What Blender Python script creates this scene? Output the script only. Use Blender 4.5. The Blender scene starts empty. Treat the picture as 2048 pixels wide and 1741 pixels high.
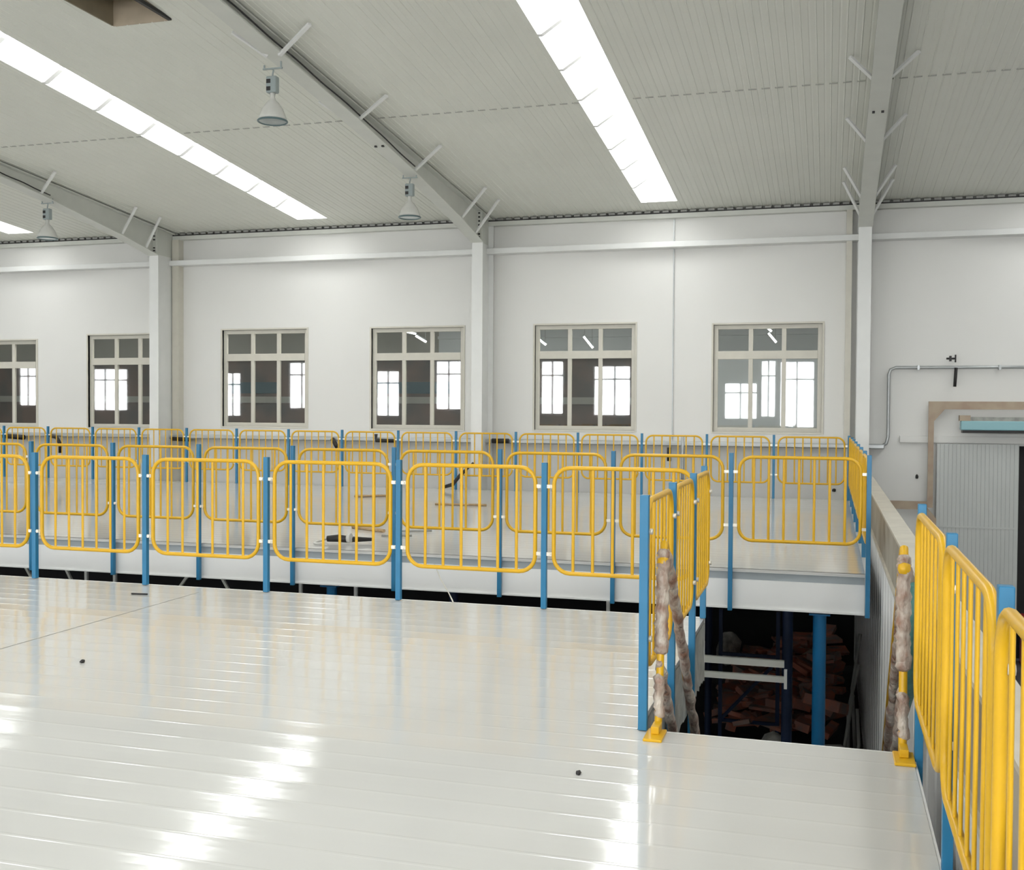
import bpy, bmesh, math, random
from mathutils import Vector, Matrix
random.seed(7)
sc = bpy.context.scene
C = bpy.data.collections.new('hall'); sc.collection.children.link(C)

# ------------------------------------------------------------------ materials
def mat(name, col, rough=.5, metal=0., emit=None, strength=0., noise=0., nscale=8., col2=None,
        bump=0., bscale=20., coat=0., stretch=(1, 1, 1), spec=.5):
    m = bpy.data.materials.new(name); m.use_nodes = True
    nt = m.node_tree; b = nt.nodes['Principled BSDF']
    c = (*col, 1)
    b.inputs['Base Color'].default_value = c
    b.inputs['Roughness'].default_value = rough
    b.inputs['Metallic'].default_value = metal
    b.inputs['Specular IOR Level'].default_value = spec
    b.inputs['Coat Weight'].default_value = coat
    if emit:
        b.inputs['Emission Color'].default_value = (*emit, 1)
        b.inputs['Emission Strength'].default_value = strength
    tc = nt.nodes.new('ShaderNodeTexCoord'); mp = nt.nodes.new('ShaderNodeMapping')
    mp.inputs['Scale'].default_value = stretch
    nt.links.new(tc.outputs['Object'], mp.inputs['Vector'])
    if noise > 0 or col2:
        n = nt.nodes.new('ShaderNodeTexNoise'); n.inputs['Scale'].default_value = nscale
        n.inputs['Detail'].default_value = 2
        nt.links.new(mp.outputs[0], n.inputs['Vector'])
        r = nt.nodes.new('ShaderNodeMapRange')
        r.inputs['From Min'].default_value = .35; r.inputs['From Max'].default_value = .65
        nt.links.new(n.outputs['Fac'], r.inputs['Value'])
        mx = nt.nodes.new('ShaderNodeMix'); mx.data_type = 'RGBA'
        c2 = col2 if col2 else tuple(x * (1 - noise) for x in col)
        mx.inputs['A'].default_value = c; mx.inputs['B'].default_value = (*c2, 1)
        nt.links.new(r.outputs['Result'], mx.inputs['Factor'])
        nt.links.new(mx.outputs['Result'], b.inputs['Base Color'])
    if bump > 0:
        n2 = nt.nodes.new('ShaderNodeTexNoise'); n2.inputs['Scale'].default_value = bscale
        nt.links.new(mp.outputs[0], n2.inputs['Vector'])
        bp = nt.nodes.new('ShaderNodeBump'); bp.inputs['Strength'].default_value = bump
        bp.inputs['Distance'].default_value = .02
        nt.links.new(n2.outputs['Fac'], bp.inputs['Height'])
        nt.links.new(bp.outputs['Normal'], b.inputs['Normal'])
    return m

M = {}
M['deck'] = mat('glossy_white_deck', (.69, .687, .66), .09, noise=.035, nscale=1.3, bump=.02, bscale=3.0, stretch=(.6, 1.5, 1))
M['wall'] = mat('white_wall_panel', (.87, .863, .83), .5, noise=.02, nscale=.7)
M['ceiling'] = mat('ribbed_ceiling_sheet', (.86, .865, .79), .45, noise=.03, nscale=.8)
M['steel'] = mat('grey_white_steel_paint', (.74, .75, .695), .4, noise=.04, nscale=3)
M['steel_l'] = mat('white_steel_paint', (.88, .885, .865), .4, noise=.03, nscale=3)
M['cream'] = mat('cream_frame', (.74, .71, .62), .45, noise=.04, nscale=6)
M['yellow'] = mat('yellow_powder_coat', (.80, .455, .012), .33, noise=.05, nscale=7)
M['blue'] = mat('blue_powder_coat', (.022, .205, .40), .35, noise=.12, nscale=4)
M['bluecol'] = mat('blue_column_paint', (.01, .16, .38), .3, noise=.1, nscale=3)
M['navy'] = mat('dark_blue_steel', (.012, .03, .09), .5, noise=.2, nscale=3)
M['lap'] = mat('sheet_lap', (.46, .46, .42), .5)
M['whiteclad'] = mat('white_cladding', (.94, .94, .93), .4)
M['black'] = mat('black_partition', (.012, .012, .014), .8)  # near-black colour standing for the shade under the far deck
M['palehall'] = mat('pale_blue_partition', (.70, .76, .78), .6)
M['strip_e'] = mat('lit_strip', (.9, .9, .9), .4, emit=(1, .98, .95), strength=16.)
M['zinc'] = mat('zinc_bolt', (.80, .76, .66), .3, metal=.3)
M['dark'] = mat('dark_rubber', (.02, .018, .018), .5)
M['fascia'] = mat('white_channel', (.88, .885, .87), .35, noise=.03, nscale=2)
M['trimgrey'] = mat('grey_edge_trim', (.36, .40, .42), .4, noise=.1, nscale=3)
M['film'] = mat('dirty_grey_film', (.42, .42, .38), .4, noise=.35, nscale=9, bump=.6, bscale=14)
M['ground'] = mat('dark_concrete', (.09, .088, .09), .8, noise=.4, nscale=1.5)
M['rust'] = mat('rusty_angle', (.50, .41, .30), .6, nscale=4, col2=(.42, .31, .23))
M['pipe'] = mat('galvanised_pipe', (.50, .52, .52), .3, metal=.35, noise=.1, nscale=5)
M['beam'] = mat('beige_girder', (.66, .62, .53), .5, noise=.12, nscale=5)
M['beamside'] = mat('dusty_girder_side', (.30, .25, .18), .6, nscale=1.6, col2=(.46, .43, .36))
M['wrap'] = mat('brown_white_wrap', (.62, .55, .47), .35, nscale=16, col2=(.30, .17, .12), bump=.8, bscale=40, stretch=(1, 1, .6))
M['wood'] = mat('raw_timber', (.52, .36, .20), .6, noise=.3, nscale=9, stretch=(1, 6, 6))
M['greyrod'] = mat('grey_rod', (.35, .35, .33), .4)
M['brick'] = mat('reddish_scrap', (.62, .22, .14), .8, nscale=3.5, col2=(.30, .22, .19))
M['sack'] = mat('pale_sack', (.75, .74, .70), .7, noise=.4, nscale=8)
M['lamp'] = mat('lamp_reflector', (.68, .68, .64), .25, noise=.05, nscale=6)
M['lampgrey'] = mat('lamp_ballast', (.33, .38, .38), .35)
M['lampring'] = mat('lamp_ring', (.10, .16, .17), .3)
M['lampglass'] = mat('lamp_glass', (.55, .60, .60), .08)
M['tan'] = mat('tan_shaft_board', (.55, .46, .34), .6, noise=.15, nscale=4)
M['brownboard'] = mat('brown_shaft_board', (.30, .25, .17), .6, noise=.15, nscale=4)
M['door'] = mat('grey_door_sheet', (.60, .62, .60), .4, noise=.03, nscale=2)
M['cyan'] = mat('pale_blue_case', (.30, .55, .60), .4)
M['red'] = mat('red_paint', (.35, .02, .02), .4)
M['teal'] = mat('teal_net', (.10, .27, .24), .6, noise=.3, nscale=20)
M['hallwall'] = mat('brown_grey_hall_wall', (.22, .165, .14), .8, nscale=1.1, col2=(.13, .13, .125))
M['hallceil'] = mat('grey_hall_ceiling', (.40, .41, .37), .8)
M['teal_dark'] = mat('dark_teal_band', (.05, .12, .15), .6)
M['sky_e'] = mat('daylit_skylight_sheet', (.9, .9, .9), .4, emit=(.985, 1, 1), strength=6.2)
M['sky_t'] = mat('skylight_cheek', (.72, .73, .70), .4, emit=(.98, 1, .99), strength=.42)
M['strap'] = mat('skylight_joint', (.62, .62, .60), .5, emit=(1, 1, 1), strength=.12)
M['win_e'] = mat('daylit_pane', (.9, .9, .9), .4, emit=(.94, .98, 1), strength=1.6)
M['win_b'] = mat('daylit_rear_pane', (.9, .9, .9), .4, emit=(.96, .98, 1), strength=15.)
M['tube_e'] = mat('lit_tube', (.9, .9, .9), .4, emit=(1, 1, 1), strength=3.)  # glow standing for skylight reflections in the upper panes

def glass():
    m = bpy.data.materials.new('window_glass'); m.use_nodes = True; nt = m.node_tree; nt.nodes.clear()
    o = nt.nodes.new('ShaderNodeOutputMaterial'); mx = nt.nodes.new('ShaderNodeMixShader')
    t = nt.nodes.new('ShaderNodeBsdfTransparent'); g = nt.nodes.new('ShaderNodeBsdfGlossy')
    t.inputs['Color'].default_value = (.80, .82, .80, 1)
    g.inputs['Color'].default_value = (.9, .9, .9, 1); g.inputs['Roughness'].default_value = .02
    mx.inputs[0].default_value = .10
    nt.links.new(t.outputs[0], mx.inputs[1]); nt.links.new(g.outputs[0], mx.inputs[2])
    nt.links.new(mx.outputs[0], o.inputs[0]); return m
M['glass'] = glass()

# ------------------------------------------------------------------ mesh helpers
def nb(): return bmesh.new()
def box(bm, x0, x1, y0, y1, z0, z1):
    vs = [bm.verts.new((x, y, z)) for z in (z0, z1) for y in (y0, y1) for x in (x0, x1)]
    for f in ((0, 2, 3, 1), (4, 5, 7, 6), (0, 1, 5, 4), (2, 6, 7, 3), (0, 4, 6, 2), (1, 3, 7, 5)):
        bm.faces.new([vs[i] for i in f])
def beam(bm, p, q, w, d=None, up=Vector((0, 0, 1))):
    """rectangular bar from p to q"""
    d = d or w; p = Vector(p); q = Vector(q); t = (q - p).normalized()
    if abs(t.dot(up)) > .98: up = Vector((0, 1, 0))
    s = t.cross(up).normalized(); u = s.cross(t).normalized()
    A = [bm.verts.new(c + s * a * w / 2 + u * b * d / 2) for c in (p, q) for a, b in ((-1, -1), (1, -1), (1, 1), (-1, 1))]
    for f in ((3, 2, 1, 0), (4, 5, 6, 7), (0, 1, 5, 4), (1, 2, 6, 5), (2, 3, 7, 6), (3, 0, 4, 7)):
        bm.faces.new([A[i] for i in f])
def tube(bm, pts, r, n=10, closed=False, cap=True):
    pts = [Vector(p) for p in pts]; N = len(pts); rings = []
    rr = r if isinstance(r, (list, tuple)) else [r] * N
    prev = None
    for i, p in enumerate(pts):
        if closed: t = (pts[(i + 1) % N] - pts[i - 1]).normalized()
        else: t = (pts[min(i + 1, N - 1)] - pts[max(i - 1, 0)]).normalized()
        if prev is None:
            a = Vector((0, 0, 1)) if abs(t.z) < .9 else Vector((0, 1, 0))
            s = t.cross(a).normalized()
        else:
            s = (prev - t * prev.dot(t)).normalized()
        prev = s; u = t.cross(s)
        rings.append([bm.verts.new(p + (s * math.cos(k * 2 * math.pi / n) + u * math.sin(k * 2 * math.pi / n)) * rr[i]) for k in range(n)])
    for i in range(N if closed else N - 1):
        a, b = rings[i], rings[(i + 1) % N]
        for k in range(n):
            f = bm.faces.new((a[k], a[(k + 1) % n], b[(k + 1) % n], b[k])); f.smooth = True
    if cap and not closed:
        bm.faces.new(rings[0][::-1]); bm.faces.new(rings[-1])
def lathe(bm, prof, c, n=24, inner=False):
    c = Vector(c); R = [[bm.verts.new(c + Vector((r * math.cos(k * 2 * math.pi / n), r * math.sin(k * 2 * math.pi / n), z))) for k in range(n)] for r, z in prof]
    for a, b in zip(R, R[1:]):
        for k in range(n):
            f = bm.faces.new((a[k], a[(k + 1) % n], b[(k + 1) % n], b[k])); f.smooth = True
def prism(bm, pts2, axis, a0, a1):
    """polygon pts2 extruded along axis ('x': pts are (y,z); 'y': pts are (x,z))"""
    def P(p, a): return (a, p[0], p[1]) if axis == 'x' else (p[0], a, p[1])
    A = [bm.verts.new(P(p, a0)) for p in pts2]; B = [bm.verts.new(P(p, a1)) for p in pts2]
    bm.faces.new(A[::-1]); bm.faces.new(B); n = len(A)
    for i in range(n): bm.faces.new((A[i], A[(i + 1) % n], B[(i + 1) % n], B[i]))
def obj(name, bm, m, parent=None, bevel=0):
    bmesh.ops.recalc_face_normals(bm, faces=bm.faces)
    me = bpy.data.meshes.new(name); bm.to_mesh(me); bm.free()
    me.materials.append(M[m] if isinstance(m, str) else m)
    o = bpy.data.objects.new(name, me); C.objects.link(o)
    if parent: o.parent = parent
    if bevel:
        b = o.modifiers.new('bevel', 'BEVEL'); b.width = bevel; b.segments = 2; b.limit_method = 'ANGLE'
    return o
def tag(o, label, cat, group=None, kind=None):
    o['label'] = label; o['category'] = cat
    if group: o['group'] = group
    if kind: o['kind'] = kind
    return o
def thing(name, label, cat, loc=(0, 0, 0), rz=0, group=None):
    o = bpy.data.objects.new(name, None); C.objects.link(o)
    o.location = loc; o.rotation_euler = (0, 0, rz); o.empty_display_size = .1
    return tag(o, label, cat, group)
def struct(name, bm, m, parent=None, bevel=0):
    o = obj(name, bm, m, parent, bevel)
    if not parent: o['kind'] = 'structure'
    return o
def dup(root, loc, rz, label, group=None):
    r = root.copy(); C.objects.link(r); r.location = loc; r.rotation_euler = (0, 0, rz); r['label'] = label
    if group: r['group'] = group
    for ch in list(root.children):
        c = ch.copy(); C.objects.link(c); c.parent = r
        for g in ch.children:
            d = g.copy(); C.objects.link(d); d.parent = c
    return r

# ------------------------------------------------------------------ main dimensions
YW = 21.5; EAVE = 5.546; SL = .0821
def rz_(y): return EAVE + SL * (YW - y)
XL, XR, YN = -50.0, 8.0, -10.0
GZ = -3.0

# ------------------------------------------------------------------ floors
def deck_strip(bm, x0, x1, y0, y1, pitch=.2, z=0., thick=.03, nx=1, hs=.26):
    """profiled deck sheet: planks running along X, each slightly dished, fine raised joints"""
    prof = [(0, .0022), (.035, .0022), (.06, -.0006), (.3, -.0016), (.6, -.0020), (.86, -.0008), (.94, .0), (.965, .0022)]
    ys = []
    k = math.floor(y0 / pitch)
    while k * pitch < y1:
        for f, h in prof:
            y = k * pitch + f * pitch
            if y0 < y < y1: ys.append((y, h * hs))
        k += 1
    ys = [(y0, 0)] + ys + [(y1, 0)]
    rows = []
    for i in range(nx + 1):
        x = x0 + (x1 - x0) * i / nx
        rows.append([bm.verts.new((x, y, z + h)) for y, h in ys])
    for a, b in zip(rows, rows[1:]):
        for j in range(len(ys) - 1): bm.faces.new((a[j], b[j], b[j + 1], a[j + 1]))
    box(bm, x0, x1, y0, y1, z - thick, z - .004)
FX = -.878            # right side of the near deck beside the stair opening
SX0, SX1, SY = -.72, .385, 5.17
bm = nb(); deck_strip(bm, -13.5, SX0, -4.0, 5.17); deck_strip(bm, -13.5, FX, 5.17, 8.15)
struct('floor', bm, 'deck')
bm = nb(); deck_strip(bm, SX0, SX1, -4.0, SY)
struct('floor', bm, 'deck')
FY0, FY1, FX1 = 10.85, 20.0, .36
bm = nb(); deck_strip(bm, -25.0, FX1, FY0, FY1, hs=.12)
struct('floor', bm, 'deck')
bm = nb(); box(bm, XL, XR, YN, YW, GZ - .1, GZ); struct('floor', bm, 'ground')
bm = nb(); box(bm, XL, .50, 20.15, 20.25, GZ, -.06); struct('wall_lower', bm, 'black')  # black sheet added to paint the darkness below the far deck
# edge channels of the decks
bm = nb(); box(bm, -25.0, FX1, FY0, FY0 + .05, -.39, -.11); box(bm, -25.0, FX1, FY0 - .02, FY0 + .03, -.40, -.385); box(bm, -25, FX1, FY0, FY0 + .05, -.035, -.031)
struct('trim_1', bm, 'fascia')
bm = nb(); box(bm, -25.0, FX1, FY0 + .015, FY0 + .05, -.11, -.035); struct('trim_2', bm, 'trimgrey')
bm = nb(); box(bm, FX1 + .002, FX1 + .05, FY0, FY1, -.42, -.01); struct('trim_3', bm, 'fascia')
bm = nb(); box(bm, -13.5, FX, 8.155, 8.2, -.46, -.005); struct('trim_4', bm, 'fascia')
# dirty film-covered channel facing the stair opening, ragged lower edge
bm = nb(); n = 60; x = FX + .003
top = [bm.verts.new((x + .002 * math.sin(i * 1.3), 5.2 + (8.15 - 5.2) * i / n, -.035)) for i in range(n + 1)]
mid = [bm.verts.new((x + .003 * math.sin(i * .9 + 1), 5.2 + (8.15 - 5.2) * i / n, -.25)) for i in range(n + 1)]
bot = [bm.verts.new((x + .003 * math.sin(i * 1.7), 5.2 + (8.15 - 5.2) * i / n, -.44 - .045 * random.random())) for i in range(n + 1)]
for a, b in ((top, mid), (mid, bot)):
    for i in range(n): bm.faces.new((a[i], a[i + 1], b[i + 1], b[i]))
box(bm, FX - .05, x - .003, 5.2, 8.15, -.42, -.035)
struct('trim_5', bm, 'film')
bm = nb(); box(bm, -.80, SX1, SY, SY + .03, -.42, -.005); struct('trim_6', bm, 'fascia')
bm = nb(); box(bm, SX1 + .002, SX1 + .012, -4, SY, -.42, -.005); struct('trim_7', bm, 'fascia')
# long seam strip across the near deck
bm = nb(); box(bm, -5.098, -5.092, 5.55, 7.93, .0006, .0016); struct('trim_8', bm, 'greyrod')

# ------------------------------------------------------------------ walls
WINS = [(-20.34, 2.10, 1.10, 3.175), (-16.785, 2.10, 1.10, 3.27), (-13.19, 2.115, 1.165, 3.335),
        (-9.525, 2.11, 1.15, 3.32), (-5.85, 2.10, 1.165, 3.325), (-2.19, 2.07, 1.165, 3.275)]
bm = nb(); Y0, Y1 = YW, YW + .2
xs = XL
for x0, w, z0, z1 in WINS:
    box(bm, xs, x0, Y0, Y1, GZ, 6.2)
    box(bm, x0, x0 + w, Y0, Y1, GZ, z0); box(bm, x0, x0 + w, Y0, Y1, z1, 6.2); xs = x0 + w
box(bm, xs, 3.34, Y0, Y1, GZ, 6.2); box(bm, 3.34, 6.0, Y0, Y1, .96, 6.2); box(bm, 6.0, XR, Y0, Y1, GZ, 6.2)
struct('wall_back', bm, 'wall')
bm = nb(); box(bm, XL - .2, XL, YN, YW + .2, GZ, 9); struct('wall_left', bm, 'wall')
bm = nb(); box(bm, XR, XR + .2, YN, YW + .2, GZ, 9); struct('wall_right', bm, 'wall')
# wall behind the camera with its tall daylight windows
bm = nb(); xs = XL; fw = []
REAR = [(-46.2, -45.0, 1.67, 4.08), (-40.4, -38.9, 1.42, 3.84), (-31.8, -30.8, 1.16, 3.57), (-28.75, -26.5, 1.6, 4.14), (-23.3, -22.0, 1.22, 3.65),
        (-20.33, -18.18, 1.59, 4.16), (-14.41, -13.23, 1.39, 4.11), (-11.5, -9.1, 1.34, 3.84), (-4.45, -2.93, 1.21, 2.97), (-2.76, -2.07, 1.32, 4.05),
        (-1.87, -.25, .81, 4.0), (2.0, 5.5, .9, 4.0)]
for a, b_, c, d in REAR:
    box(bm, xs, a, YN - .2, YN, GZ, 9); box(bm, a, b_, YN - .2, YN, GZ, c); box(bm, a, b_, YN - .2, YN, d, 9); xs = b_
box(bm, xs, XR, YN - .2, YN, GZ, 9)
struct('wall_front', bm, 'wall')

def window(idx, x0, w, z0, z1):
    yf = YW + .06; fr = nb(); f = .085; t = .05
    box(fr, x0, x0 + f, yf, yf + t, z0, z1); box(fr, x0 + w - f, x0 + w, yf, yf + t, z0, z1)
    box(fr, x0 + f, x0 + w - f, yf, yf + t, z1 - f, z1); box(fr, x0 + f, x0 + w - f, yf, yf + t, z0, z0 + f)
    zt = z0 + (z1 - z0) * .715
    box(fr, x0 + f, x0 + w - f, yf - .006, yf + t + .004, zt - .075, zt + .085)
    wi = w - 2 * f
    for k in (1, 2):
        xm = x0 + f + wi * k / 3; box(fr, xm - .042, xm + .042, yf - .003, yf + t + .002, z0 + f, z1 - f)
    # narrow outer casing on the wall face
    c = .035
    box(fr, x0 - c, x0, YW - .02, YW + .06, z0 - c, z1 + c); box(fr, x0 + w, x0 + w + c, YW - .02, YW + .06, z0 - c, z1 + c)
    box(fr, x0, x0 + w, YW - .02, YW + .06, z1, z1 + c); box(fr, x0, x0 + w, YW - .02, YW + .06, z0 - c, z0)
    o = struct('window_%d' % idx, fr, 'cream', bevel=.004)
    for r, (a, b) in enumerate(((z0 + f, zt - .075), (zt + .085, z1 - f))):
        for k in range(3):
            g = nb(); xa = x0 + f + wi * k / 3 + .04 * (k > 0); xb = x0 + f + wi * (k + 1) / 3 - .04 * (k < 2)
            tx = random.uniform(-.0025, .0025)
            p = [g.verts.new(v) for v in ((xa, yf + .02 - tx, a), (xb, yf + .02 + tx, a), (xb, yf + .02 + tx, b), (xa, yf + .02 - tx, b))]
            g.faces.new(p)
            obj('pane', g, 'glass', o)
    return o
for i, wd in enumerate(WINS): window(i + 1, *wd)
# rear daylight windows (behind the camera)
for i, (a, b_, c, d) in enumerate(REAR):
    fr = nb(); n = max(2, round((b_ - a) / .75)); zt = c + (d - c) * .73
    for k in range(n + 1):
        x = a + (b_ - a) * k / n; box(fr, x - .04, x + .04, YN - .1, YN - .02, c, d)
    for z in (c, zt, d): box(fr, a, b_, YN - .1, YN - .02, z - .04, z + .04)
    o = struct('window_%d' % (i + 7), fr, 'greyrod')
    g = nb(); box(g, a, b_, YN - .15, YN - .12, c, d); obj('pane', g, 'win_b', o)

# ------------------------------------------------------------------ neighbouring hall seen through the window panes
bm = nb()
box(bm, -52, 4.0, 30.1, 30.3, -3, 9); box(bm, -52, -51.8, 21.7, 30.1, -3, 9); box(bm, 2.9, 3.1, 21.75, 30.1, -3, 9)
struct('wall_far', bm, 'hallwall')
bm = nb(); box(bm, -52, 3, 21.75, 30.1, -3.1, -3); struct('floor', bm, 'ground')
bm = nb(); box(bm, -52, 3, 21.72, 30.1, 4.05, 4.15); box(bm, -52, 3, 29.6, 30.08, 3.1, 4.05); struct('ceiling', bm, 'hallceil')
bm = nb(); box(bm, -14.8, -9.0, 30.02, 30.09, 2.05, 2.4); box(bm, -20.0, -16.4, 30.02, 30.09, 2.05, 2.4); struct('trim_9', bm, 'teal_dark')
bm = nb(); box(bm, -33, 2.8, 30.0, 30.09, 1.75, 1.95); struct('trim_10', bm, 'hallceil')
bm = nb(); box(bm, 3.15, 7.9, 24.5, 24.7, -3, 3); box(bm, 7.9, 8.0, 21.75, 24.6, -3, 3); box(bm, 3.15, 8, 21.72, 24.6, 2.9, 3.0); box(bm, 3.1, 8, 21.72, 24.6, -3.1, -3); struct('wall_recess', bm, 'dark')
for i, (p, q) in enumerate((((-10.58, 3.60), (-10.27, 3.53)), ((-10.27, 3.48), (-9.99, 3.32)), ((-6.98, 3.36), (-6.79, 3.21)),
                            ((-5.82, 3.40), (-5.59, 3.12)), ((-1.43, 3.58), (-1.30, 3.46)), ((-1.37, 3.42), (-1.19, 3.20)))):  # glowing bars with hangers, added in place of skylight streaks reflected in the glass
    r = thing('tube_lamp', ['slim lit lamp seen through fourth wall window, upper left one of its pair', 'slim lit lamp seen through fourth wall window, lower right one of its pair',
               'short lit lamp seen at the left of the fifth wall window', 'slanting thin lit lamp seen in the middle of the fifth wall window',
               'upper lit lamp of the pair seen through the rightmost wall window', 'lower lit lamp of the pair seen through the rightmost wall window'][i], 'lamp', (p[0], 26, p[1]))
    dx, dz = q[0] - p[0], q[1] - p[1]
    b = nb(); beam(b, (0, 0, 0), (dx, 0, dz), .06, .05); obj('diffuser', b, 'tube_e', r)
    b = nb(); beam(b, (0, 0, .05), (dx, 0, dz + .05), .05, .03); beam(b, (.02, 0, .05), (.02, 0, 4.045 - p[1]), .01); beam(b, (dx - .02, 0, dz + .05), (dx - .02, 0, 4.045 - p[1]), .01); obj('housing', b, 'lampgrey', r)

r = thing('strip_light', 'long lit ceiling strip in the neighbouring hall, hidden above the wall windows', 'lamp', (-12, 22.4, 3.98))  # out of view, added only to light the neighbouring hall
b = nb(); box(b, -20, 13, -.12, .12, 0, .05); obj('diffuser', b, 'strip_e', r)
bm = nb(); box(bm, -2.75, 2.8, 27.9, 28.0, -3, 3.05); struct('wall_partition', bm, 'palehall')
bm = nb(); box(bm, -10.9, 2.8, 29.4, 29.58, 3.05, 4.04); box(bm, -10.9, 2.8, 29.3, 29.4, 3.62, 3.70); struct('trim_21', bm, 'palehall')  # pale band that paints the reflected ceiling into the upper panes
# ------------------------------------------------------------------ ceiling with skylight gaps and vent shaft
SKY = [(-17.68, -18.38), (-10.22, -10.92), (-2.83, -3.53), (4.6, 3.9), (-25.1, -25.8), (-32.5, -33.2), (-39.9, -40.6)]
SY0, SY1 = -9.0, 20.75
HX0, HX1, HY0, HY1 = -8.67, -7.84, 10.7, 11.6
def ceil_part(bm, x0, x1, y0, y1, pitch=.18):
    k = math.floor(x0 / pitch); pts = []
    while k * pitch < x1:
        for f, h in ((0, 0), (.40, .0), (.44, .003), (.50, .003), (.54, 0), (.86, 0), (.89, -.007), (.95, -.007), (.98, 0)):
            x = (k + f) * pitch
            if x0 < x < x1: pts.append((x, h))
        k += 1
    pts = [(x0, 0)] + pts + [(x1, 0)]
    A = [bm.verts.new((x, y0, rz_(y0) + h)) for x, h in pts]; B = [bm.verts.new((x, y1, rz_(y1) + h)) for x, h in pts]
    for i in range(len(pts) - 1): bm.faces.new((A[i], A[i + 1], B[i + 1], B[i]))
bm = nb(); xs = XL
for xr, xl in sorted(SKY, key=lambda s: s[0]):
    if xs < HX0 < xl:
        ceil_part(bm, xs, HX0, YN, YW); ceil_part(bm, HX0, HX1, YN, HY0); ceil_part(bm, HX0, HX1, HY1, YW); ceil_part(bm, HX1, xl, YN, YW)
    else: ceil_part(bm, xs, xl, YN, YW)
    ceil_part(bm, xl, xr, YN, SY0); ceil_part(bm, xl, xr, SY1, YW); xs = xr
ceil_part(bm, xs, XR, YN, YW)
struct('ceiling', bm, 'ceiling')
bm = nb(); z = rz_(15.35)      # sheet lap across the ceiling, in short visible dashes between the ribs
x = XL + .1
while x < XR:
    if not any(xl - .1 < x < xr for xr, xl in SKY) : box(bm, x, x + .11, 15.33, 15.36, z - .010, z - .001)
    x += .18
struct('trim_11', bm, 'lap')
names = {0: 'bright skylight strip at the far left edge of the roof', 1: 'long bright skylight strip left of the middle roof frame',
         2: 'long bright skylight strip between the middle and right roof frames', 3: 'bright skylight strip right of the right roof frame', 4: 'bright skylight strip beyond the left roof frame', 5: 'bright skylight strip far beyond the left edge', 6: 'bright skylight strip farthest beyond the left edge'}
for i, (xr, xl) in enumerate(SKY):
    r = thing('skylight', names[i], 'skylight', (xl, SY1, rz_(SY1)), 0, 'roof skylight strips')
    b = nb(); dz = .24
    f = lambda y, o: rz_(y) - rz_(SY1) + o
    v = [b.verts.new(p) for p in ((0, SY0 - SY1, f(SY0, dz)), (xr - xl, SY0 - SY1, f(SY0, dz)), (xr - xl, 0, f(SY1, dz)), (0, 0, f(SY1, dz)))]
    b.faces.new(v); obj('sheet', b, 'sky_e', r)
    b = nb()
    for xx in (0, xr - xl):
        v = [b.verts.new(p) for p in ((xx, SY0 - SY1, f(SY0, 0)), (xx, SY0 - SY1, f(SY0, dz)), (xx, 0, f(SY1, dz)), (xx, 0, f(SY1, 0)))]; b.faces.new(v)
    v = [b.verts.new(p) for p in ((0, 0, f(SY1, 0)), (0, 0, f(SY1, dz)), (xr - xl, 0, f(SY1, dz)), (xr - xl, 0, f(SY1, 0)))]; b.faces.new(v)
    obj('cheek', b, 'sky_t', r)
    y = 19.75
    while y > SY0 + 1:
        b = nb(); prism(b, [(0, f(y, 0)), (.05, f(y, 0)), (.30, f(y, .16)), (.34, f(y, .23)), (0, f(y, .23))], 'y', y - SY1 - .045, y - SY1 + .045); obj('strap', b, 'strap', r); y -= 1.12
r = thing('vent_shaft', 'square brown board-lined shaft opening in the ceiling at top left', 'vent', (HX0, HY1, rz_(HY1)))
w = HX1 - HX0; d = HY1 - HY0
b = nb(); box(b, 0, w, 0, .02, -.005, .55); obj('end_board', b, 'tan', r)
b = nb(); box(b, -.02, 0, -d, 0, .0, .55); obj('side_board', b, 'brownboard', r)
b = nb(); box(b, w, w + .02, -d, 0, .0, .55); obj('side_board', b, 'brownboard', r)
b = nb(); box(b, 0, w, -d - .02, -d, 0.06, .55); obj('end_board', b, 'tan', r)
b = nb(); box(b, 0, w, -d, .02, .55, .57); obj('lid', b, 'dark', r)
b = nb(); box(b, w - .02, w + .025, -d - .1, -.02, -.02, .02); obj('dark_seal', b, 'dark', r)

# eave flashing along the back wall: light angle with a dark dashed shadow gap of closers
bm = nb(); box(bm, XL, XR, 21.36, 21.5, EAVE - .15, EAVE - .12); box(bm, XL, XR, 21.35, 21.37, EAVE - .15, EAVE - .06)
struct('trim_12', bm, 'steel')
bm = nb(); x = XL
while x < XR: box(bm, x, x + .12, 21.33, 21.345, EAVE - .04, EAVE - .002); x += .18
struct('trim_13', bm, 'greyrod')
bm = nb(); box(bm, XL, XR, 21.37, 21.49, EAVE - .06, EAVE - .03); struct('trim_14', bm, 'dark')
# wall girts (upper and lower)
bm = nb(); box(bm, XL, XR, 21.22, 21.5, 4.80, 4.915); struct('trim_15', bm, 'steel_l', bevel=.01)
bm = nb(); box(bm, XL, 1.02, 21.22, 21.5, .88, .965); struct('trim_16', bm, 'pipe', bevel=.015)
bm = nb(); box(bm, 1.3, 6.0, 21.42, 21.5, 1.0, 1.13); struct('trim_17', bm, 'wall', bevel=.01)
bm = nb(); box(bm, .293, .40, 21.3, 21.5, -1.5, EAVE - .15); struct('trim_18', bm, 'cream')
bm = nb(); box(bm, -14.37, -14.20, 21.3, 21.5, -1.5, EAVE - .15); struct('trim_19', bm, 'cream')
bm = nb(); box(bm, -2.995, -2.975, 21.46, 21.5, 1.0, 5.40); struct('trim_20', bm, 'pipe')

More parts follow.
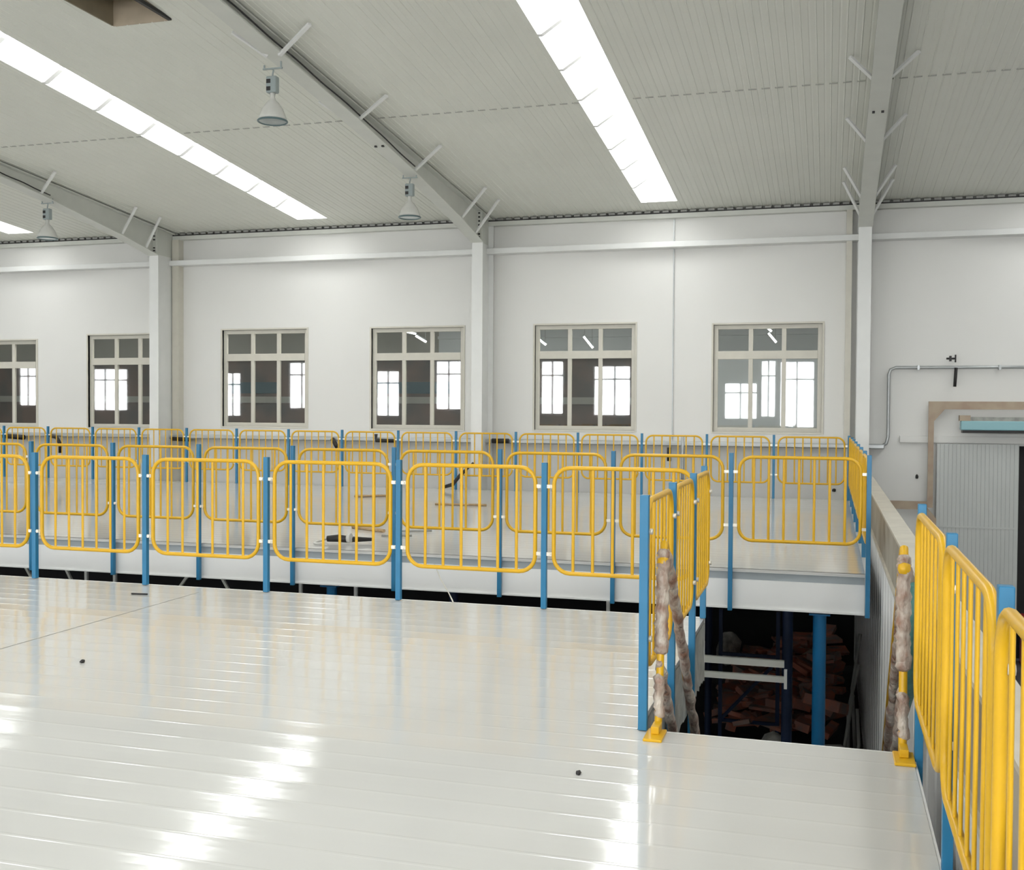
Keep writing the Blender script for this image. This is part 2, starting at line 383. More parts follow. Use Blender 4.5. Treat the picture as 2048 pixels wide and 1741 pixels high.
# ------------------------------------------------------------------ portal frames
KN = (20.66, 4.97)
LOW = [(-8, 7.55), (-2, 7.12), (6, 6.58), (11, 6.23), (14.7, 5.87), (17.0, 5.585), (19.4, 5.215), KN]
BR = [(7.6, None), (9.9, None), (12.35, 6.06), (14.75, 5.87), (17.0, 5.60), (19.42, 5.22), (20.25, 5.06)]
def lowz(y):
    for (a, b), (c, d) in zip(LOW, LOW[1:]):
        if a <= y <= c: return b + (d - b) * (y - a) / (c - a)
    return LOW[-1][1]
def frame(label, bo=.43, by_=-.33):
    r = thing('portal_frame', label, 'steel frame', (0, YW, GZ), 0, 'roof portal frames along the hall')
    o = Vector((0, -YW, -GZ)); W = .115
    def sh(b): bmesh.ops.translate(b, verts=b.verts, vec=o); return b
    b = nb(); box(b, -W, W, 20.66, 20.685, GZ, KN[1]); box(b, -.012, .012, 20.685, 21.38, GZ, KN[1] + .02); box(b, -W, W, 21.38, 21.40, GZ, EAVE - .05)
    obj('column', sh(b), 'steel_l', r)
    b = nb()   # rafter web + flanges
    pts = [(y, z) for y, z in LOW] + [(21.36, KN[1] + .02), (21.36, rz_(21.36) - .03)] + [(-8, rz_(-8) - .03)]
    prism(b, pts, 'x', -.010, .010)
    for (a, z0), (c, z1) in zip(LOW, LOW[1:]):
        prism(b, [(a, z0 - .02), (c, z1 - .02), (c, z1), (a, z0)], 'x', -.128, .128)
    prism(b, [(-8, rz_(-8) - .05), (21.3, rz_(21.3) - .05), (21.3, rz_(21.3) - .03), (-8, rz_(-8) - .03)], 'x', -.11, .11)
    box(b, -.11, .11, 20.60, 20.625, KN[1] - .02 + .03, rz_(20.6) - .05); box(b, -.11, .11, 20.635, 20.66, KN[1] + .01, rz_(20.6) - .05)
    obj('rafter', sh(b), 'steel', r)
    for y, zl in BR:
        zl = zl or lowz(y)
        for s in (-1, 1):
            b = nb(); beam(b, (s * .09, y, zl + .005), ((bo if s > 0 else -.40), y + by_, rz_(y + by_) - .035), .05, .03); obj('fly_brace', sh(b), 'steel_l', r)
    for zz in (5.05, 5.11, 5.29, 5.37, 5.45, 5.53):
        b = nb()
        for s in (-1, 1):
            box(b, s * .06 - .018, s * .06 + .018, 20.575, 20.60, zz - .014, zz + .014)
        obj('bolt', sh(b), 'dark', r)
    for y in (15.7, ):
        for s, dz in ((-1, 0), (1, 0)):
            b = nb(); box(b, s * .06 - .018, s * .06 + .018, y, y + .04, lowz(y) - .045, lowz(y) - .02); obj('bolt', sh(b), 'dark', r)
        b = nb(); box(b, -.018, .018, y + .4, y + .44, lowz(y) + .2, lowz(y) + .235); obj('bolt', sh(b), 'dark', r)
    return r
XC = [-14.405, -6.842, .611]
lab = ['white steel column and tapered roof rafter nearest the left edge', 'white steel column and tapered roof rafter in the middle of the wall',
       'white steel column and roof rafter at the right, seen from below']
f0 = frame(lab[0], .68, -.33); f0.location.x = XC[0]
dup(f0, (XC[1], YW, GZ), 0, lab[1])
f2 = frame(lab[2]); f2.location.x = XC[2]
# thin black cable clipped along the side of the middle and left rafters
for i, (xc, ya, yb, l) in enumerate(((-6.842, 9.5, 16.9, 'thin dark cable running along the middle rafter to the hanging lamps'), (-14.405, 13.0, 17.2, 'thin dark cable running along the left rafter to its hanging lamp'))):
    b = nb(); pts = []
    n = 36
    for k in range(n + 1):
        y = ya + (yb - ya) * k / n; pts.append((xc + .135, y, lowz(y) + .05 + .006 * math.sin(k * .9)))
    tube(b, pts, .011, 6); tag(obj('cable', b, 'dark'), l, 'cable')

# ------------------------------------------------------------------ high-bay lamps
def hilamp(label, x, y, ztop):
    r = thing('high_bay_lamp', label, 'lamp', (x, y, ztop), 0, 'bell lamps hanging from the rafters')
    b = nb(); beam(b, (-.16, 0, -.07), (.16, 0, -.07), .03, .02); beam(b, (-.14, 0, -.07), (-.14, 0, -.01), .02); beam(b, (.14, 0, -.07), (.14, 0, .03), .02)
    obj('hanging_bracket', b, 'lampgrey', r)
    b = nb(); tube(b, [(0, 0, -.06), (.015, 0, -.10), (0, 0, -.15), (0, 0, -.19)], .013, 8); obj('hook', b, 'lampgrey', r)
    b = nb(); box(b, -.085, .085, -.06, .06, -.44, -.19); o = obj('ballast_box', b, 'lampgrey', r, bevel=.02)
    for zz in (-.27, -.38):
        b = nb(); box(b, -.07, -.005, -.068, -.058, zz - .03, zz + .03); obj('vent', b, 'dark', o)
    b = nb(); lathe(b, [(0, -.43), (.04, -.44), (.035, -.50), (.045, -.54), (.09, -.58), (.16, -.68), (.205, -.80), (.215, -.85), (.20, -.85), (.15, -.69), (.03, -.56), (0, -.55)], (0, 0, 0)); obj('reflector', b, 'lamp', r)
    b = nb(); n = 28
    tube(b, [(.215 * math.cos(k * 2 * math.pi / n), .215 * math.sin(k * 2 * math.pi / n), -.86) for k in range(n)], .016, 8, closed=True); obj('rim', b, 'lampring', r)
    b = nb(); lathe(b, [(0, -.868), (.205, -.862)], (0, 0, 0)); obj('lens', b, 'lampglass', r)
    return r
L = hilamp('grey bell-shaped lamp hanging from the middle rafter, nearest the camera', -6.88, 12.40, 5.98); L.scale = (.85, .85, .85)
dup(L, (-6.88, 17.1, 5.57), 0, 'bell-shaped lamp hanging from the middle rafter near the back wall')
dup(L, (-14.42, 17.3, 5.54), 0, 'bell-shaped lamp hanging from the left rafter above the left windows')

# ------------------------------------------------------------------ railing
H = 1.15; PW = .043
def make_post(label, h0, pw=PW, name='railing_post'):
    b = nb(); box(b, -pw / 2, pw / 2, -pw / 2, pw / 2, h0, H)
    o = obj(name, b, 'blue', bevel=.003); tag(o, label, 'post'); return o
def make_panel(label, w, bars=6, r=.0165, rb=.0125, z0=.288, z1=1.112, clips=True, name='safety_barrier', side=False):
    t = thing(name, label, 'railing panel')
    R = .13; b = nb(); pts = []
    for cx, cz, a0 in ((w - R - r, z1 - R, 0), (R + r, z1 - R, 90), (R + r, z0 + R, 180), (w - R - r, z0 + R, 270)):
        for k in range(7):
            a = math.radians(a0 + k * 15); pts.append((cx + R * math.cos(a), 0, cz + R * math.sin(a)))
    tube(b, pts, r, 10, closed=True); obj('frame', b, 'yellow', t)
    for k in range(bars):
        x = r + (w - 2 * r) * (k + 1) / (bars + 1)
        b = nb(); tube(b, [(x, 0, z0), (x, 0, z1)], rb, 10, cap=False)
        for v in b.verts: v.co.y *= .52
        obj('bar', b, 'yellow', t)
    if clips:
        for x in (0, w):
            for z in (.435, .965):
                b = nb(); s = -1 if x == 0 else 1
                if side: tube(b, [(x - s * .02, -.030, z), (x - s * .02, -.012, z)], .015, 8)
                else: box(b, min(x - s * .004, x + s * .045), max(x - s * .004, x + s * .045), -.014, .004, z - .014, z + .014); tube(b, [(x + s * .02, -.024, z), (x + s * .02, -.010, z)], .014, 8)
                obj('clip', b, 'zinc', t)
    return t
cache = {}
def panel_run(xs, y, labels, group, z0=0, gap=.06, bars=None, first=0, clips=True):
    for i, (a, b_) in enumerate(zip(xs, xs[1:])):
        w = round(b_ - a - 2 * gap, 2); nbars = 7 if w > 1.16 else 6
        key = (w, nbars, clips)
        if key not in cache:
            p = make_panel(labels[i], w, nbars, clips=clips); p['group'] = group; cache[key] = p; p.location = (a + gap, y, 0)
        else: dup(cache[key], (a + gap, y, 0), 0, labels[i], group)
pc = {}
def post_run(xs, y, h0, labels, group):
    for x, l in zip(xs, labels):
        if h0 not in pc:
            o = make_post(l, h0); o['group'] = group; pc[h0] = o; o.location = (x, y, 0)
        else:
            o = pc[h0].copy(); C.objects.link(o); o.location = (x, y, 0); o['label'] = l; o['group'] = group
ORD = ['first', 'second', 'third', 'fourth', 'fifth', 'sixth', 'seventh', 'eighth', 'ninth', 'tenth', 'eleventh', 'twelfth', 'thirteenth', 'fourteenth', 'fifteenth', 'sixteenth', 'seventeenth']
# row A: far edge of the near deck
AX = [-8.08, -6.912, -5.746, -4.557, -3.349, -2.122, -.885]
panel_run(AX, 8.116, ['large yellow railing panel cut by the left edge, on the near deck'] +
          ['yellow railing panel of the nearest long row, %s whole one from the left' % ORD[i] for i in range(4)] +
          ['yellow railing panel of the nearest long row, rightmost, partly behind the side rail'], 'panels of the nearest long railing')
post_run(AX[1:], 8.116, .004, ['blue post of the nearest long railing, %s from the left' % ORD[i] for i in range(5)] + ['blue corner post where the nearest long railing meets the side railing'], 'posts of the nearest long railing')
# row B: near edge of the far deck
BX = [-10.40, -9.25, -8.092, -6.935, -5.736, -4.514, -3.311, -2.098, -.913, .385]
panel_run(BX, 10.80, ['yellow railing panel at the left end of the middle row, seen through the nearest railing'] +
          ['yellow railing panel of the middle row, %s whole one from the left' % ORD[i] for i in range(7)] +
          ['wide yellow railing panel at the right end of the middle row above the opening'], 'panels of the middle railing on the far deck edge')
post_run(BX[1:], 10.80, -.415, ['blue post of the middle railing fixed to the far deck edge, %s from the left' % ORD[i] for i in range(8)] + ['blue corner post of the middle railing at its far right end'], 'posts of the middle railing on the far deck edge')
# row C: back edge of the far deck
CX = [-18.85, -17.665, -16.49, -15.33, -14.16, -12.99, -11.80, -10.60, -9.40, -8.18, -6.965, -5.747, -4.527, -3.31, -2.115, -.926, .359]
panel_run(CX, 19.776, ['thin yellow railing panel at the left end of the back row before the windows'] + ['yellow railing panel of the back row before the windows, %s whole one from the left' % ORD[i] for i in range(15)], 'panels of the back railing before the windows')
post_run(CX[1:], 19.776, .004, ['blue post of the back railing before the windows, %s from the left' % ORD[i] for i in range(16)], 'posts of the back railing before the windows')
# row D: side railing along the stair opening (runs in depth)
DY = [5.17, 6.15, 7.13, 8.116]; DX = -.848
pD = make_panel('narrow-looking yellow side panel next to the thick blue post by the opening', .88, 6, side=True); pD.location = (DX, DY[0] + .05, 0); pD.rotation_euler.z = PI2 = math.pi / 2
pD['group'] = 'panels of the side railing by the opening'
for i, l in ((1, 'yellow side panel by the opening, middle one of three seen edge-on'), (2, 'yellow side panel by the opening, farthest of three seen edge-on')):
    dup(pD, (DX, DY[i] + .05, 0), PI2, l)
o = make_post('thick blue post nearest the camera at the foot of the side railing', .004); o.location = (DX, DY[0], 0)
for y, l in ((DY[1], 'blue post of the side railing by the opening, second from the camera'), (DY[2], 'blue post of the side railing by the opening, third from the camera')):
    o = make_post(l, -.60); o.location = (DX, y, 0)
# row F: right end of the far deck, in depth
FYs = [10.80 + 1.282 * k for k in range(8)]
pF = make_panel('edge-on yellow panel at the right end of the far deck, nearest one', 1.16, 7, side=True); pF.location = (.372, FYs[0] + .06, 0); pF.rotation_euler.z = PI2
pF['group'] = 'edge-on panels at the right end of the far deck'
for i in range(1, 7): dup(pF, (.372, FYs[i] + .06, 0), PI2, 'edge-on yellow panel at the right end of the far deck, %s from the camera' % ORD[i])
for i in range(1, 7):
    o = make_post('edge-on blue post at the right end of the far deck, %s from the camera' % ORD[i], .004); o.location = (.384, FYs[i], 0); o['group'] = 'edge-on posts at the right end of the far deck'
# row E: right-hand railing in the foreground
EY = [5.10, 3.90, 2.75, 1.58, .4]; EX = .392
pE = make_panel('yellow foreground panel at the right edge, farthest of the right-hand railing', 1.10, 6, side=True); pE.location = (EX, EY[1] + .05, 0); pE.rotation_euler.z = PI2
pE['group'] = 'panels of the right-hand foreground railing'
dup(pE, (EX, EY[2] + .03, 0), PI2, 'large yellow foreground panel in the middle of the right-hand railing')
dup(pE, (EX, EY[3] + .03, 0), PI2, 'nearest yellow foreground panel, cut off by the right edge of the photo')
dup(pE, (EX, EY[4] + .03, 0), PI2, 'yellow railing panel just outside the right edge beside the camera')
for y, l in zip(EY, ('blue post top at the far end of the right-hand foreground railing', 'blue post between the far and middle foreground panels', 'blue post between the middle and nearest foreground panels', 'blue post of the right-hand railing just outside the photo edge')):
    o = make_post(l, -.42, pw=.036); o.location = (EX + .016, y, 0); o['group'] = 'posts of the right-hand foreground railing'

# ------------------------------------------------------------------ stair with wrapped handrails
st = thing('stair', 'steel stair going down through the deck opening under the wrapped handrails', 'stair', (0, SY + .04, 0))
for x in (-.70, .27):
    b = nb(); beam(b, (x, .02, -.15), (x, 2.85, -2.98), .03, .2); obj('stringer', b, 'navy', st)
for k in range(13):
    b = nb(); z = -.22 - k * .215; box(b, -.69, .26, .10 + k * .215 - .1, .10 + k * .215 + .13, z - .02, z); obj('tread', b, 'navy', st)
def wrapped(label, X, y0, top, zt, mid, long, cat='handrail'):
    r = thing('stair_handrail', label, cat, (X, y0, 0))
    def lumpy(p, q, r0, n=34, seedv=0):
        rnd = random.Random(seedv); P = []; RR = []
        for k in range(n + 1):
            t = k / n; v = Vector(p).lerp(Vector(q), t)
            v += Vector((rnd.uniform(-.005, .005), rnd.uniform(-.005, .005), 0)); P.append(v); RR.append(r0 * rnd.uniform(.86, 1.12))
        RR[0] *= .6; RR[-1] *= .6
        return P, RR
    b = nb(); tube(b, [(0, -.10, .022), (0, -.015, .03), (0, .0, .08), (0, top, zt - .05), (0, top + .02, zt), (0, top + .06, zt - .01), (0, top + long, zt - long)], .019, 10); obj('yellow_tube', b, 'yellow', r)
    b = nb(); P, RR = lumpy((0, top * .97, zt - .03), (0, top * .45, zt * .40), .034, seedv=1); tube(b, P, RR, 9); obj('wrapping', b, 'wrap', r)
    b = nb(); P, RR = lumpy((0, top * .1, zt * .30), (0, 0, .06), .027, 14, 2); tube(b, P, RR, 9); obj('wrapping', b, 'wrap', r)
    b = nb(); P, RR = lumpy((.012, top + .03, zt - .04), (.012, top + long, zt - long - .0), .028, 50, 3); tube(b, P, RR, 9); obj('wrapping', b, 'wrap', r)
    b = nb(); P, RR = lumpy((0, .02, mid), (0, .02 + long * .8, mid - long * .8), .026, 40, 4); tube(b, P, RR, 9); obj('wrapping', b, 'wrap', r)
    b = nb(); box(b, -.045, .045, -.20, -.02, .0, .014); box(b, -.02, .02, -.12, -.02, .014, .05); obj('foot_plate', b, 'yellow', r, bevel=.004)
    b = nb()
    lathe(b, [(0, .035), (.027, .02), (.03, 0), (.027, -.02), (0, -.035)], (0, top - .02, zt - .09), 12); obj('end_cap', b, 'yellow', r)
    return r
wrapped('wrapped stair handrail beside the thick blue post, brown film over yellow tube', -.775, 5.19, .12, .90, .33, 1.9)
wr = wrapped('wrapped stair handrail at the right of the opening, with rounded yellow top', .345, 5.18, .06, .93, .30, 2.1)
b = nb(); pts = [(.40, 5.35, .75), (.405, 5.6, .35), (.41, 5.9, .1), (.42, 6.5, -.2), (.42, 6.9, -.5)]
tube(b, pts, [.02, .035, .04, .035, .015], 8); tag(obj('netting_roll', b, 'teal'), 'teal green netting hanging behind the right wrapped handrail', 'netting')

# ------------------------------------------------------------------ girder and cladding wall at the right of the decks
g = thing('crane_girder', 'long beige steel girder running back along the right side of the decks', 'girder', (.5, 2.2, 0))
b = nb(); box(b, 0, .15, 0, 18.0, .59, .612); obj('top_flange', b, 'beam', g)
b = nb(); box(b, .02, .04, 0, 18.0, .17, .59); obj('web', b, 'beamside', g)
b = nb(); box(b, 0, .15, 0, 18.0, .14, .17); obj('bottom_flange', b, 'beam', g)
bm = nb(); y = 1.0; pts = []
while y < 20.4:
    pts += [(.515, y), (.515, y + .34), (.55, y + .36), (.55, y + .42)]; y += .45
A = [bm.verts.new((px, py, GZ)) for px, py in pts]; B = [bm.verts.new((px, py, .13)) for px, py in pts]
for i in range(len(pts) - 1): bm.faces.new((A[i], A[i + 1], B[i + 1], B[i]))
box(bm, .56, .60, 1.0, 20.4, GZ, .13)
struct('wall_side', bm, 'whiteclad')

# ------------------------------------------------------------------ below the far deck
def ubar(name, label, cat, p, q, w, m, d=None, group=None):
    b = nb(); beam(b, p, q, w, d); o = obj(name, b, m); return tag(o, label, cat, group)
def bcol(x, y, r, m, label):
    t = thing('deck_column', label, 'column', (x, y, GZ), 0, 'round columns under the decks')
    b = nb(); tube(b, [(0, 0, .02), (0, 0, -GZ - .43)], r, 20, cap=False); obj('shaft', b, m, t)
    b = nb(); box(b, -.12, .12, -.12, .12, 0, .02); obj('base_plate', b, m, t)
    b = nb(); box(b, -.10, .10, -.10, .10, -GZ - .435, -GZ - .42); obj('cap_plate', b, m, t)
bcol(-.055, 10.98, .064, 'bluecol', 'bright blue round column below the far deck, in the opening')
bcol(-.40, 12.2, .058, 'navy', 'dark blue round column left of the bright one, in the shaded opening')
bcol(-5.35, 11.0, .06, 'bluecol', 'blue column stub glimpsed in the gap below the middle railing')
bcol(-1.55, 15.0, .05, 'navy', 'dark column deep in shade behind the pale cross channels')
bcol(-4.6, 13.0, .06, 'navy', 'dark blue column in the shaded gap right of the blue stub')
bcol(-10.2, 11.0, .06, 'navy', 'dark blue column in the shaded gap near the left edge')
for (z, w, l) in ((-1.03, .07, 'upper of two pale steel channels crossing the dark opening'), (-1.19, .06, 'lower of two pale steel channels crossing the dark opening')):
    ubar('steel_channel', l, 'channel', (-1.9, 11.3, z), (-.40, 11.3, z), .05, 'steel', w, 'pale channels in the opening')
ubar('steel_bracket', 'small upright pale plate at the right end of the two channels', 'bracket', (-.385, 11.28, -1.28), (-.385, 11.28, -1.08), .03, 'steel_l')
# shaded trestle
t = thing('trestle_frame', 'dark steel trestle standing in the shade of the opening', 'trestle', (-1.35, 14.6, GZ))
for x in (0, .75):
    b = nb(); beam(b, (x, 0, 0), (x, 0, 1.9), .05); obj('leg', b, 'navy', t)
b = nb(); beam(b, (0, 0, 1.3), (.75, 0, 1.3), .04); obj('rail', b, 'navy', t)
b = nb(); beam(b, (0, 0, .4), (.75, 0, .4), .04); obj('rail', b, 'navy', t)
b = nb(); beam(b, (0, 0, .4), (.75, 0, 1.25), .04); obj('diagonal', b, 'navy', t)
# rubble heap (nobody could count it)
bm = nb(); rnd = random.Random(3)
for k in range(170):
    y = rnd.uniform(14.6, 19.5); x = rnd.uniform(-1.35, .12) ; h = .55 * max(0, 1 - abs(x - .0) / 1.6) * rnd.random()
    s = [rnd.uniform(.04, .30), rnd.uniform(.04, .22), rnd.uniform(.02, .07)]
    before = set(bm.verts); box(bm, -s[0], s[0], -s[1], s[1], -s[2], s[2]); nv = [v for v in bm.verts if v not in before]
    bmesh.ops.transform(bm, matrix=Matrix.Translation((x, y, GZ + .25 + h)) @ Matrix.Rotation(rnd.uniform(0, 6), 4, 'Z') @ Matrix.Rotation(rnd.uniform(-.5, .5), 4, 'X'), verts=nv)
tag(obj('rubble_heap', bm, 'brick'), 'heap of reddish brown scrap and offcuts on the ground inside the opening', 'rubble', kind='stuff')
for i, (p, q, l) in enumerate((((-.95, 14.45, -2.96), (-.2, 14.2, -2.96), 'long reddish board lying in front of the scrap heap'), ((-.55, 17.6, -2.5), (-.1, 17.9, -2.25), 'reddish board on top of the scrap heap'))):
    ubar('board', l, 'board', p, q, .16, 'rust', .04)
def blob(name, label, cat, c, s, m):
    b = nb(); bmesh.ops.create_icosphere(b, subdivisions=2, radius=1); rr = random.Random(len(label))
    for v in b.verts: v.co = Vector((v.co.x * s[0], v.co.y * s[1], max(v.co.z, -.6) * s[2])) * rr.uniform(.82, 1.15)
    for f in b.faces: f.smooth = True
    o = obj(name, b, m); o.location = c; return tag(o, label, cat)
blob('sack', 'pale crumpled sack in front of the scrap heap', 'sack', (.15, 13.6, -2.82), (.30, .25, .3), 'sack')
blob('sack', 'grey crumpled sack deep in the dark behind the pale channels', 'sack', (-2.25, 18.2, -2.45), (.35, .3, .3), 'sack')
blob('sack', 'small grey sack right of the deep sack behind the channels', 'sack', (-1.6, 18.9, -2.6), (.22, .3, .35), 'sack')
blob('sack', 'dull grey sack left of the dark blue column', 'sack', (-.62, 13.9, -2.82), (.25, .25, .3), 'sack')
t = thing('tangled_pipes', 'loose grey bent pipes leaning in the dark right part of the opening', 'pipes', (.3, 14.0, GZ))
for i, pts in enumerate(([(-.1, 0, 0), (-.02, .2, .5), (.05, .3, .95)], [(0, .3, 0), (.0, .5, .7), (.12, .5, 1.3)], [(.05, -.2, 0), (.12, .0, .4), (.1, .2, .8)], [(.1, .6, 0), (.05, .8, .9), (.15, 1.0, 1.6)])):
    b = nb(); tube(b, pts, .022, 8); obj('pipe', b, 'greyrod', t)
# braces and wires in the gap between decks
for i, (x, dx, l) in enumerate(((-9.55, .22, 'short pale brace in the dark gap close to the left edge'), (-8.95, .18, 'pale diagonal brace in the gap, left of the second post'),
        (-7.25, -.25, 'pale diagonal brace in the gap right of the second near post'), (-6.78, .2, 'pale diagonal brace in the gap left of the third near post'))):
    ubar('steel_brace', l, 'brace', (x, 11.05, -.43), (x + dx, 11.05, -.75), .03, 'steel', None, 'thin braces in the gap under the far deck')
for i, (x, l) in enumerate(((-8.70, 'thin pale hanger rod in the dark gap, left one'), (-8.29, 'thin pale hanger rod in the dark gap, beside the second middle post'), (-5.79, 'thin pale hanger rod in the dark gap left of the blue stub'), (-5.10, 'thin pale hanger rod in the dark gap right of the blue stub'), (-2.2, 'thin pale hanger rod in the dark gap near the last near post'))):
    ubar('hanger_rod', l, 'rod', (x, 11.1, -.43), (x, 11.1, -2.9), .035, 'steel_l', None, 'hanger rods in the gap under the far deck')
b = nb(); tube(b, [(-4.03, 10.77, -.10), (-3.75, 10.2, -.16), (-3.3, 9.2, -.12), (-2.88, 8.12, .015)], .006, 6); tag(obj('cord', b, 'cream'), 'thin pale cord hanging across the gap between the two decks', 'cord')

# ------------------------------------------------------------------ things on the decks
def rod(name, label, cat, p, q, r, m, group=None):
    b = nb(); tube(b, [p, q], r, 8); return tag(obj(name, b, m), label, cat, group)
rod('timber_batten', 'thin brown batten lying on the far deck near the back row', 'batten', (-8.06, 17.46, .02), (-7.40, 17.87, .02), .02, 'wood')
rod('timber_batten', 'long thin brown batten on the far deck right of the fourth near post', 'batten', (-6.15, 16.45, .02), (-5.30, 16.55, .02), .018, 'wood')
rod('timber_batten', 'brown batten lying on the far deck just behind the middle railing', 'batten', (-5.95, 12.85, .02), (-5.38, 12.55, .02), .024, 'wood')
rod('steel_rod', 'grey rod on the far deck, upper of two right of the tool', 'rod', (-5.22, 12.62, .02), (-4.83, 12.80, .02), .014, 'greyrod', 'thin grey rods on the far deck')
rod('steel_rod', 'grey rod on the far deck, lower of two right of the tool', 'rod', (-5.22, 12.10, .02), (-4.87, 12.22, .02), .014, 'greyrod', 'thin grey rods on the far deck')
t = thing('power_tool', 'dark hand tool with a white round guard lying on the far deck', 'tool', (-5.55, 11.35, .0))
b = nb(); tube(b, [(-.03, 0, .05), (.10, .02, .06), (.2, .03, .05), (.45, .18, .04)], [.035, .045, .04, .02], 10); obj('body', b, 'dark', t)
b = nb(); tube(b, [(.23, .0, .07), (.27, .0, .07)], .055, 14); obj('guard', b, 'lamp', t)
b = nb(); tube(b, [(-.03, 0, .05), (-.13, -.08, .02), (-.1, -.2, .02), (.1, -.25, .015)], .012, 8); obj('cord', b, 'sack', t)
t = thing('clamp_tool', 'black notched tool leaning on a back-row post near the middle column', 'tool', (-6.95, 19.55, .0))
b = nb(); tube(b, [(-.2, 0, .06), (0, .0, .12), (.15, 0, .3), (.42, .0, .55)], [.03, .04, .035, .02], 8); obj('arm', b, 'dark', t)
b = nb(); beam(b, (.18, 0, .0), (.18, 0, .12), .05); obj('foot', b, 'dark', t)
rod('steel_offcut', 'short dark metal offcut lying on the near deck beside a post', 'offcut', (-5.56, 7.66, .008), (-5.42, 7.68, .008), .007, 'dark')
blob('pebble', 'tiny dark crumb on the near deck at left', 'debris', (-4.35, 5.51, .008), (.013, .02, .012), 'dark')
blob('pebble', 'tiny dark crumb on the near deck left of the strip seam', 'debris', (-1.007, 4.457, .006), (.011, .02, .01), 'dark')
blob('wall_plug', 'small round black plug low on the wall behind the wide railing panel', 'plug', (.127, 21.48, .061), (.035, .02, .04), 'dark')
blob('wall_plug', 'tiny dark mark on the wall right of the corner post', 'plug', (1.62, 21.49, .354), (.025, .015, .05), 'dark')

# wall fittings on the lower girt
def clampf(label, x, pts, r=.03):
    b = nb(); tube(b, pts, r, 8); tag(obj('pipe_clamp', b, 'dark'), label, 'clamp', 'dark fittings along the lower wall pipe'); 
clampf('black fitting on the wall pipe at the far left end', 0, [(-18.95, 21.19, .88), (-18.35, 21.19, .85)], .06)
clampf('black bent fitting on the wall pipe second from the left', 0, [(-17.6, 21.19, .90), (-17.35, 21.1, .86), (-17.25, 21.1, .70), (-17.25, 21.1, .5)], .045)
clampf('dark fitting on the wall pipe right of the left column', 0, [(-14.3, 21.19, .87), (-13.85, 21.19, .86)], .045)
clampf('dark bent fitting on the wall pipe below the third window', 0, [(-10.3, 21.19, .92), (-10.15, 21.1, .75)], .045)
clampf('black fitting on the wall pipe left of the middle column', 0, [(-9.26, 21.15, 1.04), (-9.26, 21.15, .90), (-8.83, 21.15, .90)], .04)
clampf('dark fitting on the wall pipe right of the middle column', 0, [(-6.66, 21.15, .93), (-6.30, 21.15, .93)], .05)
clampf('black short drop fitting under the wall pipe right of the wall seam', 0, [(-3.0, 21.15, .85), (-3.0, 21.15, .58)], .04)
b = nb(); tube(b, [(-2.74, 21.2, 1.06), (-2.74, 21.2, -.2)], .03, 10); tag(obj('drop_pipe', b, 'pipe'), 'short vertical grey pipe crossing the lower wall pipe', 'pipe')
t = thing('conduit', 'grey pipe bent up the right wall and running above the door', 'pipe', (1.09, 21.4, .9))
b = nb(); pts = [(.0, 0, .22)]
pts = [(-.12, 0, .02), (-.03, 0, .08), (0, 0, .2), (0, 0, 1.38), (.03, 0, 1.47), (.12, 0, 1.51), (5.5, 0, 1.50)]
tube(b, pts, .032, 10); obj('pipe_run', b, 'pipe', t)
for x in (.5, 1.9):
    b = nb(); box(b, x, x + .04, -.045, .09, 1.46, 1.55); obj('strap', b, 'pipe', t)
t = thing('valve', 'small black valve with long lever on the pipe above the door', 'valve', (2.23, 21.4, 2.4))
b = nb(); tube(b, [(-.14, -.04, .17), (.02, -.04, .17)], .018, 8); box(b, -.09, -.05, -.06, -.02, .12, .22); box(b, .005, .03, -.06, -.02, .10, .24); obj('body', b, 'dark', t)
b = nb(); tube(b, [(.03, -.05, .0), (.01, -.06, -.35)], [.03, .028], 8); obj('lever', b, 'dark', t)

# ------------------------------------------------------------------ sliding door and rusty frame
bm = nb(); x = 1.95
pts = []
while x < 3.30:
    pts += [(x, 21.30), (x + .05, 21.30), (x + .056, 21.306), (x + .062, 21.30)]; x += .07
A = [bm.verts.new((p[0], p[1], -2.9)) for p in pts]; B = [bm.verts.new((p[0], p[1], .99)) for p in pts]
for i in range(len(pts) - 1): bm.faces.new((A[i], A[i + 1], B[i + 1], B[i]))
box(bm, 1.95, 3.33, 21.315, 21.36, -2.9, .99); box(bm, 1.95, 3.33, 21.29, 21.315, -.56, -.53)
struct('door_1', bm, 'door')
t = thing('angle_frame', 'rusty brown angle-iron frame fixed around the sliding door', 'frame', (1.85, 21.3, 0))
b = nb(); box(b, -.06, 1.9, -.03, .03, 1.63, 1.775); obj('lintel', b, 'rust', t)
b = nb(); box(b, -.06, .035, -.03, .03, -.2, 1.63); obj('upright', b, 'rust', t)
b = nb(); prism(b, [(-.06, -.2), (.10, -.4), (.10, -1.0), (-.0, -1.0), (-.06, -.6)], 'y', -.03, .03); obj('lower_upright', b, 'rust', t)
b = nb(); box(b, -1.1, -.06, -.02, .03, -.24, -.09); obj('cross_piece', b, 'rust', t)
b = nb(); prism(b, [(.03, 1.63), (.22, 1.63), (.03, 1.40)], 'y', -.025, .025); obj('gusset', b, 'rust', t)
t = thing('air_curtain', 'long pale blue box unit with dark underside above the sliding door', 'unit', (2.32, 21.1, 1.25))
b = nb(); box(b, 0, 2.2, -.12, .12, 0, .17); obj('case', b, 'cyan', t, bevel=.02)
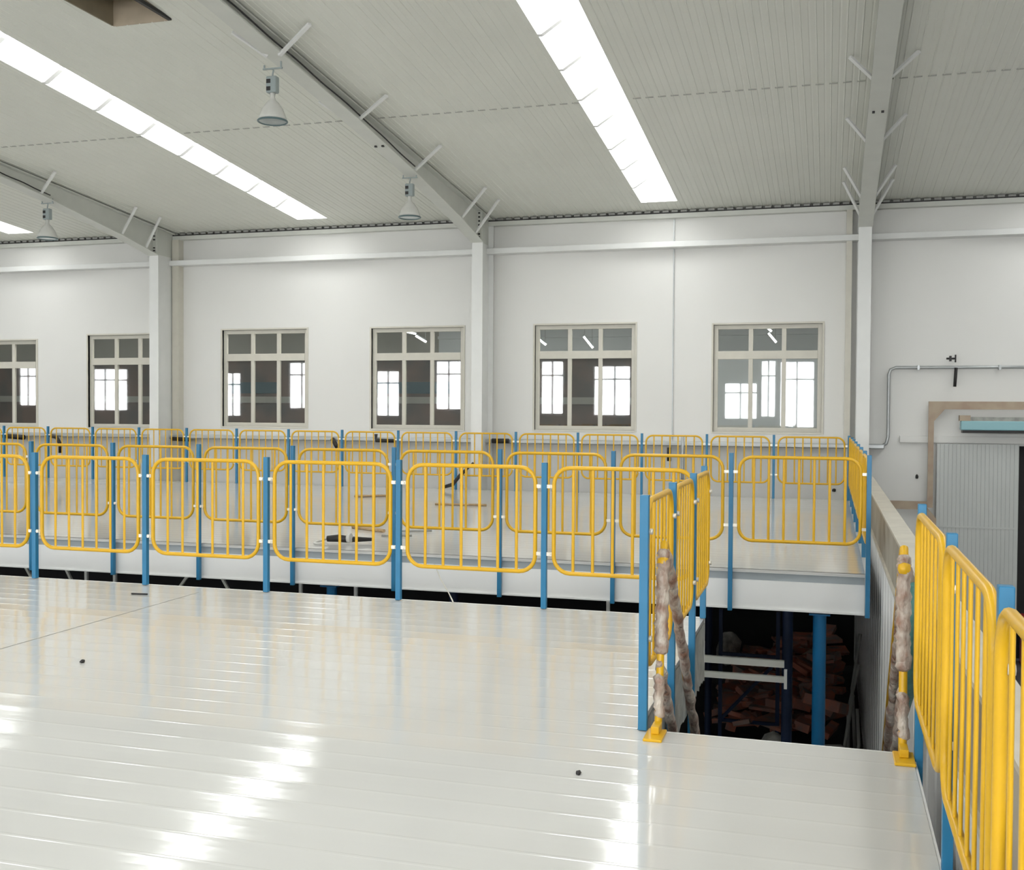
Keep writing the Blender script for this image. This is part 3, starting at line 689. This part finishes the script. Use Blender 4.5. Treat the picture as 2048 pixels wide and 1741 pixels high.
b = nb(); box(b, .03, 2.2, -.10, .13, -.05, 0); obj('grille', b, 'dark', t)
b = nb(); box(b, -.02, .16, -.10, .10, .17, .27); obj('rusty_bracket', b, 'rust', t)
b = nb(); box(b, .16, 2.2, -.08, .3, .17, .24); obj('top_plate', b, 'film', t)
b = nb(); box(b, -.2, .2, -.2, .2, 0, .9); o = obj('cabinet', b, 'red'); o.location = (3.62, 21.2, GZ); tag(o, 'red cabinet at the dark doorway on the right edge', 'cabinet')

# ------------------------------------------------------------------ camera
cam = bpy.data.cameras.new('camera'); co = bpy.data.objects.new('camera', cam); C.objects.link(co)
f_px, yaw, pitch, roll = 2144.2428, .2865, .0227, .0061
cy, sy_, cp, sp = math.cos(yaw), math.sin(yaw), math.cos(pitch), math.sin(pitch)
F = Vector((-sy_ * cp, cy * cp, -sp)); R = Vector((cy, sy_, 0)); U = R.cross(F)
cr, sr = math.cos(roll), math.sin(roll)
R2 = R * cr + U * sr; U2 = U * cr - R * sr
m = Matrix((R2, U2, -F)).transposed().to_4x4(); m.translation = Vector((0, 0, 1.5557))
co.matrix_world = m
cam.sensor_fit = 'HORIZONTAL'; cam.sensor_width = 36; cam.lens = 36 * f_px / 2048
cam.clip_start = .05; cam.clip_end = 200
sc.camera = co

# ------------------------------------------------------------------ world and view
w = bpy.data.worlds.new('world'); sc.world = w; w.use_nodes = True
w.node_tree.nodes['Background'].inputs[0].default_value = (.75, .85, 1, 1)
w.node_tree.nodes['Background'].inputs[1].default_value = 1.0
vs = sc.view_settings; vs.view_transform = 'Standard'; vs.look = 'None'; vs.gamma = 1; vs.use_curve_mapping = False
vs.exposure = 0.33
# quicker convergence: faint emitters are not sampled as lamps, adaptive sampling stops early on flat areas
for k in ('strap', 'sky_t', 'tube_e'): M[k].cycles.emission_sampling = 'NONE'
sc.cycles.use_adaptive_sampling = True
sc.cycles.adaptive_threshold = .06
sc.cycles.max_bounces = 5; sc.cycles.diffuse_bounces = 3; sc.cycles.glossy_bounces = 2; sc.cycles.transparent_max_bounces = 6
sc.cycles.use_light_tree = False
